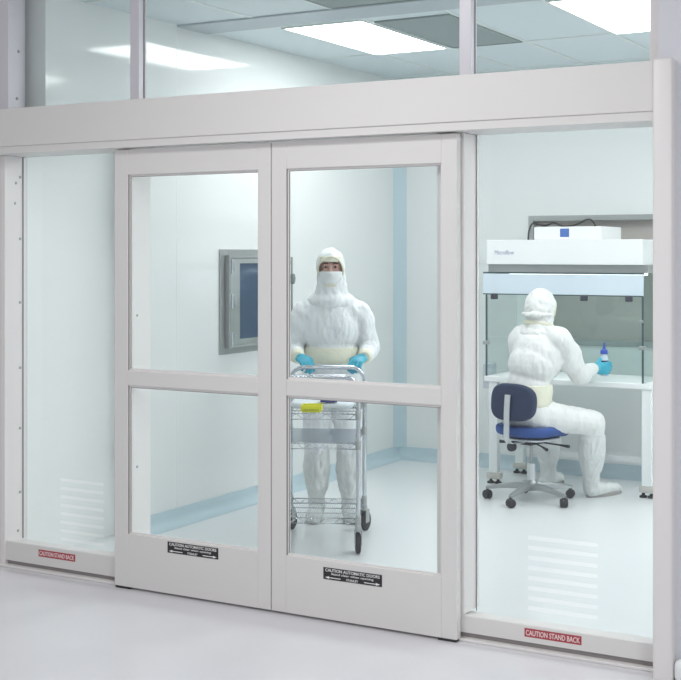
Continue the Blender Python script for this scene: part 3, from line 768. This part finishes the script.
# ------------------------------------------------------------------ cart
CR, CF = -0.106, 7.87
cloc = CAM+RV*CR+FV*CF; cloc.z = 0
CYAW = 0.445
cart = thing('wire_cart', 'chrome three-shelf wire cart with looped push handles', 'cart', cloc, CYAW)
CW, CD, CH = 0.233, 0.315, 1.03
for s, nm in ((-1, 'push_handle'), (1, 'push_handle')):
    y = s*CD; pts = [V((-CW, y, 0.155)), V((-CW, y, 0.5)), V((-CW, y, CH-0.085))]
    for k in range(1, 8):
        a = k/8*PI/2; pts.append(V((-CW+0.085*(1-math.cos(a)), y, CH-0.085+0.085*math.sin(a))))
    pts += [V((-CW+0.085, y, CH)), V((CW-0.085, y, CH))]
    for k in range(1, 8):
        a = k/8*PI/2; pts.append(V((CW-0.085+0.085*math.sin(a), y, CH-0.085*(1-math.cos(a)))))
    pts += [V((CW, y, CH-0.085)), V((CW, y, 0.5)), V((CW, y, 0.155))]
    b = MB(); b.tube(pts, 0.0135, 12); fr = b.build('post_frame', 'chrome', cart, True)
    for x in (-CW, CW):
        for z in (0.815, 0.64, 0.205):
            b = MB(); b.lathe([(0.0145, -0.028), (0.0165, -0.027), (0.018, 0.022), (0.0145, 0.026)], (x, y, z-0.005), 14); b.build('collar', 'steelmid', fr, True)
def wire_shelf(z, solid, pitch):
    b = MB(); xs, ys = CW-0.016, CD-0.016
    for zz in (z, z-0.032):
        b.tube([(-xs, -ys, zz), (xs, -ys, zz), (xs, ys, zz), (-xs, ys, zz)], 0.0038, 8, closed=True)
    sf = b.build('wire_shelf', 'chrome', cart, True)
    b = MB()
    def wave(p0, p1, n):
        p0, p1 = V(p0), V(p1); pts = []
        for k in range(n*6+1):
            q = k/(n*6); pts.append(p0.lerp(p1, q)+V((0, 0, -0.016+0.014*math.cos(q*n*2*PI))))
        b.tube(pts, 0.0028, 6)
    wave((-xs, -ys, z), (xs, -ys, z), 5); wave((-xs, ys, z), (xs, ys, z), 5); wave((-xs, -ys, z), (-xs, ys, z), 7); wave((xs, -ys, z), (xs, ys, z), 7)
    b.build('truss_wire', 'chrome', sf, True)
    b = MB()
    n = int(2*xs/pitch)
    if solid: b.box(-xs+0.002, xs-0.002, -ys+0.002, ys-0.002, z+0.0042, z+0.0062)
    else:
        for k in range(1, n): b.tube([(-xs+2*xs*k/n, -ys, z+0.003), (-xs+2*xs*k/n, ys, z+0.003)], 0.0021, 5)
        for k in range(1, 4): b.tube([(-xs, -ys+2*ys*k/4, z-0.001), (xs, -ys+2*ys*k/4, z-0.001)], 0.003, 5)
    b.build('shelf_sheet' if solid else 'wire_deck', 'steelsheet' if solid else 'chrome', sf, False)
wire_shelf(0.812, False, 0.024); wire_shelf(0.640, True, 0.024); wire_shelf(0.205, False, 0.0135)
for x, y, a in ((CW, -CD, 0.15), (CW, CD, -0.35), (-CW, -CD, 0.1), (-CW, CD, -0.3)):
    R = Matrix.Rotation(a, 4, 'Z')
    b = MB(); b.lathe([(0.012, 0.165), (0.018, 0.165), (0.02, 0.15), (0.02, 0.135), (0.012, 0.132)], (x, y, 0), 14)
    for s in (-1, 1): b.box(s*0.019-0.0015, s*0.019+0.0015, -0.018, 0.035, 0.055, 0.138, 0, mtx=Matrix.Translation((x, y, 0)) @ R)
    ca = b.build('caster', 'steelmid', cart, True)
    b = MB(); pr = [(0.02, -0.0145), (0.052, -0.0145), (0.0625, -0.008), (0.0625, 0.008), (0.052, 0.0145), (0.02, 0.0145)]
    b.lathe(pr, V((x, y, 0.0632))+(R @ V((0, 0.022, 0))), 24, R @ Matrix.Rotation(PI/2, 4, 'Y')); b.build('wheel', 'rubber', ca, True)
# load on the top shelf: placed in cart coordinates, each a thing of its own
CM = Matrix.Translation(cloc) @ Matrix.Rotation(CYAW, 4, 'Z')
def on_cart(p): return CM @ V(p)
zt = 0.8175
t = thing('tray', 'small yellow tray at the front of the cart top shelf', 'tray', on_cart((-0.045, -0.235, zt)), CYAW)
b = MB(); b.superdisc(0.058, 0.05, 0.012, 5, Matrix.Translation((0, 0, 0.006))); b.build('base', 'yellow', t, True)
b = MB(); b.tube([(x, y, 0.03) for x, y in ((-0.058, -0.05), (0.058, -0.05), (0.058, 0.05), (-0.058, 0.05))], 0.006, 6, closed=True)
for p, q in (((-0.058, -0.05), (0.058, -0.05)), ((0.058, -0.05), (0.058, 0.05)), ((0.058, 0.05), (-0.058, 0.05)), ((-0.058, 0.05), (-0.058, -0.05))):
    x0, x1 = sorted((p[0], q[0])); y0, y1 = sorted((p[1], q[1])); b.box(x0-0.003, x1+0.003, y0-0.003, y1+0.003, 0.006, 0.042, 0.002)
b.build('rim', 'yellow', t, True)
b = MB(); b.box(-0.045, 0.045, -0.055, -0.0535, 0.012, 0.019); b.build('stripe', 'greenmark', t)
t = thing('wipe_pack', 'pale flat wrapped pack under the blue item on the cart top shelf', 'pack', on_cart((0.0, 0.03, zt)), CYAW)
b = MB(); b.superdisc(0.19, 0.17, 0.042, 6, Matrix.Translation((0, 0, 0.021)), fn=lambda x, y: 0.003*noise.noise(V((x*20, y*20, 0)))); b.build('wrap', 'packwhite', t, True)
b = MB(); b.box(-0.02, 0.02, -0.171, 0.17, 0.0405, 0.046, 0.001); b.build('seam', 'whitebox', t)
t = thing('marker_case', 'small navy blue case lying on the pale pack on the cart', 'case', on_cart((0.045, -0.125, zt+0.0465)), CYAW+0.1)
b = MB(); b.box(-0.05, 0.05, -0.025, 0.025, 0.0, 0.016, 0.004, 3); b.build('body', 'navy', t, True)
b = MB(); b.box(-0.051, 0.051, -0.026, 0.026, 0.0165, 0.022, 0.003, 3); b.build('lid', 'navy', t, True)

# ------------------------------------------------------------------ chair
ch = thing('lab_chair', 'swivel lab chair with blue seat and navy backrest on a five-star base', 'chair', (0.045, 3.315, 0), -0.259)
b = MB(); b.superdisc(0.22, 0.24, 0.075, 3.2, Matrix.Translation((0, 0.015, 0.492)), dish=0.014, fn=lambda x, y: (-0.02*max(0, (y-0.1)/0.11)**2+0.012*max(0, -(y+0.1)/0.1)**2+0.02*(x/0.21)**2))
b.build('seat', 'seatblue', ch, True)
b = MB(); b.superdisc(0.185, 0.185, 0.018, 3.0, Matrix.Translation((0, 0.0, 0.448))); b.build('seat_pan', 'silver', ch, True)
bm_ = Matrix.Translation((0, -0.235, 0.715)) @ Matrix.Rotation(-0.10, 4, 'X') @ Matrix.Rotation(PI/2, 4, 'X')
b = MB(); b.superdisc(0.188, 0.130, 0.055, 3.0, bm_, fn=lambda x, y: -0.035*(x/0.19)**2); bk = b.build('backrest', 'backblue', ch, True)
# bracket
b = MB()
path = [V((0, -0.05, 0.425)), V((0, -0.16, 0.425)), V((0, -0.245, 0.432)), V((0, -0.283, 0.47)), V((0, -0.285, 0.56)), V((0, -0.283, 0.66)), V((0, -0.272, 0.77))]
path = smoothpts(path, 5); L0 = []; 
for i, p in enumerate(path):
    d = (path[min(i+1, len(path)-1)]-path[max(i-1, 0)]).normalized(); n = V((1, 0, 0)).cross(d)
    L0.append([b.bm.verts.new(p+V((sx*0.022, 0, 0))+n*sn*0.004) for sx, sn in ((-1, -1), (1, -1), (1, 1), (-1, 1))])
for a, c in zip(L0, L0[1:]):
    for k in range(4): b.bm.faces.new((a[k], a[(k+1) % 4], c[(k+1) % 4], c[k]))
b.bm.faces.new(L0[0]); b.bm.faces.new(L0[-1])
b.build('back_bracket', 'silver', ch, False)
b = MB(); b.box(-0.07, 0.07, -0.10, 0.10, 0.405, 0.438, 0.008); b.build('tilt_mechanism', 'blackplastic', ch, True)
b = MB(); b.lathe([(0, -0.02), (0.03, -0.018), (0.033, 0), (0.03, 0.018), (0, 0.02)], (0, -0.225, 0.405), 16, Matrix.Rotation(PI/2, 4, 'X')); b.build('tension_knob', 'blackplastic', ch, True)
for pts in ([(0.05, -0.03, 0.415), (0.14, -0.07, 0.405), (0.20, -0.09, 0.39)], [(0.05, 0.04, 0.415), (0.2, 0.05, 0.41), (0.28, 0.06, 0.405)], [(-0.05, -0.03, 0.415), (-0.13, -0.08, 0.41), (-0.20, -0.10, 0.41)]):
    b = MB(); b.tube([V(p) for p in pts], [0.006, 0.006, 0.012], 8); b.build('lever', 'blackplastic', ch, True)
b = MB(); b.lathe([(0.0125, 0.24), (0.0125, 0.412)], (0, 0, 0), 16); b.build('gas_piston', 'steelmid', ch, True)
b = MB(); b.lathe([(0.03, 0.10), (0.031, 0.105), (0.029, 0.258), (0.026, 0.264), (0.013, 0.265)], (0, 0, 0), 20); b.build('column', 'silver', ch, True)
b = MB(); b.lathe([(0.045, 0.075), (0.05, 0.085), (0.05, 0.13), (0.036, 0.15), (0.031, 0.15)], (0, 0, 0), 24)
hub = b.build('base_hub', 'alu', ch, True)
for k in range(5):
    a = math.radians(49+72*k)+0.259; c, s = math.cos(a), math.sin(a)
    b = MB(); rings = []
    for q, w, zc, h in ((0.03, 0.030, 0.108, 0.022), (0.12, 0.026, 0.106, 0.019), (0.22, 0.021, 0.096, 0.015), (0.28, 0.017, 0.085, 0.012), (0.322, 0.014, 0.081, 0.010)):
        rings.append([b.bm.verts.new((c*q-s*dx*w, s*q+c*dx*w, zc+dz*h)) for dx, dz in ((-1, -1), (1, -1), (1, 0.2), (0.6, 1), (-0.6, 1), (-1, 0.2))])
    for r0, r1 in zip(rings, rings[1:]):
        for j in range(6): b.bm.faces.new((r0[j], r0[(j+1) % 6], r1[(j+1) % 6], r1[j]))
    b.bm.faces.new(rings[0]); b.bm.faces.new(rings[-1])
    b.build('base_arm', 'alu', ch, True)
    sw = a+0.9; R = Matrix.Rotation(sw, 4, 'Z'); P = V((c*0.312, s*0.312, 0))
    b = MB(); b.lathe([(0.008, 0.045), (0.011, 0.06), (0.011, 0.08)], P, 10)
    b.lathe([(0.0, -0.006), (0.03, -0.006), (0.03, 0.006), (0, 0.006)], P+V((0, 0, 0.032)), 18, R @ Matrix.Rotation(PI/2, 4, 'Y'))
    ca = b.build('caster', 'blackplastic', ch, True)
    for s2 in (-1, 1):
        b = MB(); b.lathe([(0, -0.009), (0.027, -0.009), (0.0312, -0.004), (0.0312, 0.004), (0.027, 0.009), (0, 0.009)], P+(R @ V((s2*0.0165, 0, 0)))+V((0, 0, 0.0318)), 20, R @ Matrix.Rotation(PI/2, 4, 'Y')); b.build('wheel', 'rubber', ca, True)

# ------------------------------------------------------------------ bottle
bl = V((0.366, 3.95, 0)); BZ = 0.846
t = thing('wash_bottle', 'blue-capped squeeze bottle held in the seated person\'s blue glove', 'bottle', (bl.x, bl.y, BZ))
b = MB(); b.lathe([(0, 0), (0.028, 0), (0.031, 0.004), (0.031, 0.12), (0.027, 0.14), (0.017, 0.155), (0.017, 0.16), (0, 0.16)], (0, 0, 0), 24); b.build('body', 'bottlebody', t, True)
b = MB(); b.lathe([(0.0312, 0.10), (0.0318, 0.102), (0.0318, 0.112), (0.0312, 0.114)], (0, 0, 0), 24); b.build('label_band', 'backblue', t, True)
b = MB(); b.lathe([(0.0, 0.1605), (0.027, 0.1605), (0.028, 0.17), (0.026, 0.188), (0.012, 0.196), (0.008, 0.225), (0.005, 0.245), (0, 0.246)], (0, 0, 0), 20); b.build('cap', 'blueliq', t, True)

# ------------------------------------------------------------------ seated person (local x = to the photo's side, y = away)
per2 = thing('person', 'seated person in white coverall and hood working at the clean bench', 'person', (0.05, 3.31, 0), YAW)
fwd = V((0.62, 0.78, 0)).normalized(); rgt = V((fwd.y, -fwd.x, 0))
pel = V((-0.045, -0.04, 0.64)); hR = pel+rgt*0.095; hL = pel-rgt*0.095; hR.z = hL.z = 0.615
kR = V((0.43, -0.005, 0.553)); aR = V((0.445, 0.14, 0.095)); kL = V((0.17, 0.36, 0.585)); aL = V((0.205, 0.55, 0.095))
tR = V((0.665, 0.30, 0.03)); hlR = V((0.45, 0.145, 0.045)); hlL = V((0.195, 0.56, 0.045)); tL = V((0.31, 0.70, 0.04))
lum = V((-0.03, -0.02, 0.80)); cst = V((0.04, 0.0, 1.02)); shc = V((0.055, 0.03, 1.145)); sR = shc+rgt*0.165; sL = shc-rgt*0.150-V((0, 0, 0.025))
eR = V((0.345, 0.03, 0.885)); wR = V((0.495, 0.335, 0.905)); eL = V((-0.02, 0.36, 0.90)); wL = V((0.115, 0.555, 0.862))
ROT = lambda d: Matrix(((rgt.x, fwd.x, 0, 0), (rgt.y, fwd.y, 0, 0), (0, 0, 1, 0), (0, 0, 0, 1)))
RT = ROT(None)
def torso_s(b, k):
    b.ell(pel, (0.155+k, 0.115+k, 0.105+k*0.6), RT); b.ell(lum, (0.14+k, 0.10+k, 0.13+k), RT); b.ell(cst, (0.163+k, 0.115+k, 0.17+k), RT)
    b.chain([shc-rgt*0.125, shc+rgt*0.125], [0.066+k, 0.066+k]); b.cone(shc+V((0, 0, 0.02)), shc+V((0.02, 0.02, 0.16)), 0.062+k*0.6, 0.054+k*0.4)
def arms_s(b, k):
    b.chain([sR, eR, wR], [0.062+k*1.2, 0.046+k, 0.030+k*0.5]); b.chain([sL, eL, wL], [0.062+k*1.2, 0.046+k, 0.030+k*0.5])
hc2 = V((0.075, 0.06, 1.362)); hd = V((0.80, 0.60, -0.12)).normalized()
zr = math.atan2(hd.y, hd.x)+PI/2; hrot2 = (Euler((0.16, 0, zr), 'XYZ')).to_matrix()
b = MB(); torso_s(b, 0); arms_s(b, 0)
b.chain([hR, kR, aR], [0.085, 0.058, 0.04]); b.chain([hL, kL, aL], [0.085, 0.058, 0.04]); b.chain([hlR, tR], [0.038, 0.032]); b.chain([hlL, tL], [0.038, 0.032])
head_shape(b, hc2, hrot2)
me = remesh(b, 0.009, 2); body2 = mkobj('body', me, 'skin', per2, True); eyes(hc2, hrot2, body2)
b = MB(); torso_s(b, 0.026); arms_s(b, 0.022)
b.chain([hR, kR], [0.108, 0.086]); b.chain([hL, kL], [0.108, 0.086]); b.cone(kR, kR+(aR-kR)*0.2, 0.084, 0.078); b.cone(kL, kL+(aL-kL)*0.2, 0.084, 0.078)
b.ell(cst+V((-0.035, -0.02, -0.06)), (0.182, 0.14, 0.16), RT); b.ell(eR+V((0.015, 0.02, 0.0)), (0.07, 0.075, 0.07)); b.ell((sR+eR)/2, (0.085, 0.085, 0.12))
me = remesh(b, 0.010, 5); wrinkle(me, 0.0045, (11, 11, 4), 4.4); wrinkle(me, 0.0022, (34, 34, 9), 2.0)
mkobj('coverall', me, 'gownseat', per2, True)
b = MB(); pr = [(0.01, 0.665), (0.9, 0.665), (0.99, 0.69), (0.97, 0.73), (0.99, 0.78), (0.95, 0.825), (0.01, 0.84)]
b.lathe(pr, (0, 0, 0), 44)
for v in b.bm.verts:
    a = math.atan2(v.co.y, v.co.x); k = 1+0.010*math.sin(a*15+v.co.z*60)
    q = RT @ V((v.co.x*0.187*k, v.co.y*0.150*k, 0)); c0 = pel.lerp(lum, (v.co.z-0.64)/0.16); v.co = V((c0.x+q.x, c0.y+q.y, v.co.z))
wb = b.build('waistband', 'gowncream', per2, True); wb['label'] = 'cream gathered waist'
def drape_s(b):
    b.cone(hc2+V((-0.005, -0.005, -0.07)), shc+V((0.0, 0.0, 0.06)), 0.088, 0.098); b.ell(shc+V((0, 0, 0.035)), (0.15, 0.115, 0.06), RT)
me = hood_mesh(hc2, hrot2, (-0.011, 0.086), drape_s, 0.135, (0.098, 0.113)); wrinkle(me, 0.007, (18, 18, 14), 6.0)
ho2 = mkobj('hood', me, 'gownseat', per2, True); so = ho2.modifiers.new('s', 'SOLIDIFY'); so.thickness = 0.004; so.offset = -1
b = MB(); b.tube(trim_loop(hc2, hrot2, -0.018, 0.092), 0.0085, 8); b.build('hood_trim', 'gowncream', ho2, True)
b = patch(hc2, hrot2, -0.098, -0.022, 0.071, 0.009, bulge=0.012); ma = b.build('face_mask', 'mask', per2, True); so = ma.modifiers.new('s', 'SOLIDIFY'); so.thickness = 0.003
# knotted hood ties round the nape
b = MB(); pts = [hc2+hrot2 @ V((0.104*math.cos(a), 0.006+0.118*math.sin(a), -0.045-0.022*math.sin(a))) for a in [PI*(-0.08+1.16*k/24) for k in range(25)]]
b.tube(pts, [0.005+0.010*math.sin(PI*k/24)**0.6 for k in range(25)], 10); b.ell(hc2+hrot2 @ V((-0.06, 0.11, -0.062)), (0.05, 0.03, 0.024), hrot2.to_4x4())
me = remesh(b, 0.006, 3); wrinkle(me, 0.004, (40, 40, 40), 2.2); mkobj('hood_roll', me, 'gownseat', ho2, True)
b = MB(); pts = [hc2+hrot2 @ V((0.088*math.cos(a), 0.004+0.092*math.sin(a), -0.118)) for a in [2*PI*k/28 for k in range(28)]]
b.tube(pts, 0.018, 10, closed=True); nb = b.build('neck_band', 'gowncream', per2, True); nb['label'] = 'cream collar'
# gloves
bc = V((0.592, 0.40, 0)) # bottle axis in local coordinates
Ml = Matrix.Translation(V((0.05, 3.31, 0))) @ Matrix.Rotation(YAW, 4, 'Z'); bc = Ml.inverted() @ bl
toB = (V((bc.x, bc.y, 0))-V((wR.x, wR.y, 0))).normalized(); sd = V((toB.y, -toB.x, 0))
base = V((bc.x-0.082, bc.y-0.040, 0.903))
me = hand_mesh(base, (1, 0.06, 0.0), (0, 0, 1), (0, -1, 0), (0.85, 1.25, 0.9), 1.2, 1.16, 0.05, 0.7)
g = mkobj('glove', me, 'glove', per2, True); g['label'] = 'blue nitrile glove holding the bottle'
dv = (eR-base).normalized(); b = MB(); b.tube([base-dv*0.004, base+dv*0.012, base+dv*0.035, base+dv*0.065], [0.034, 0.040, 0.044, 0.046], 18); cf = b.build('cuff', 'gowncream', per2, True); cf['label'] = 'cream knitted cuff'
me = hand_mesh(wL+V((0.02, 0.02, -0.012)), (0.75, 0.65, -0.12), (0.6, -0.75, 0), (0, 0, 1), (0.15, 0.25, 0.2), 0.4, 1.0)
g = mkobj('glove', me, 'glove', per2, True)
dv = (eL-wL).normalized(); b = MB(); b.tube([wL, wL+dv*0.02, wL+dv*0.06], [0.036, 0.043, 0.046], 18); b.build('cuff', 'gowncream', per2, True)
for kn, an, hl, to, sd_ in ((kR, aR, hlR, tR, 3.0), (kL, aL, hlL, tL, 5.0)):
    d = an-kn
    foot = [hl+V((0, 0, 0.010)), to+V((0, 0, 0.006))]
    me = boot_mesh([kn+d*0.16, kn+d*0.25, kn+d*0.48, kn+d*0.70, kn+d*0.84, an], [0.076, 0.088, 0.092, 0.076, 0.056, 0.054], foot, [0.052, 0.034], sd_)
    bo = mkobj('boot_cover', me, 'boot', per2, True); sole_mb(foot, 0.054, 0.02).build('sole', 'sole', bo)
    b = MB(); c = kn+d*0.185; b.tube([c+V((0.083*math.cos(a), 0.083*math.sin(a), 0.004*math.sin(3*a))) for a in [2*PI*k/24 for k in range(24)]], 0.007, 8, closed=True); b.build('boot_tie', 'boot', bo, True)

# ------------------------------------------------------------------ light
w = bpy.data.worlds.new('world'); scene.world = w; w.use_nodes = True
w.node_tree.nodes['Background'].inputs['Color'].default_value = (0.95, 0.945, 0.965, 1); w.node_tree.nodes['Background'].inputs['Strength'].default_value = 0.47
def area(loc, sx, sy, e, rot=(0, 0, 0), col=(1, 1, 1)):
    l = bpy.data.lights.new('hall_fill', 'AREA'); l.shape = 'RECTANGLE'; l.size = sx; l.size_y = sy; l.energy = e; l.color = col  # unseen area lights added overhead to light the hall side
    o = bpy.data.objects.new('hall_fill', l); COL.objects.link(o); o.location = loc; o.rotation_euler = rot; return o
area((0.6, -1.7, 3.4), 1.2, 0.6, 34); area((4.7, -3.9, 3.3), 1.2, 0.6, 86, (0, 0.3, 0)); area((2.0, -6.4, 3.4), 1.2, 0.6, 60)
scene.view_settings.view_transform = 'Standard'; scene.view_settings.look = 'None'
scene.view_settings.exposure = 0.0; scene.view_settings.gamma = 1.0; scene.view_settings.use_curve_mapping = False
scene.cycles.max_bounces = 14; scene.cycles.transparent_max_bounces = 24; scene.cycles.diffuse_bounces = 6
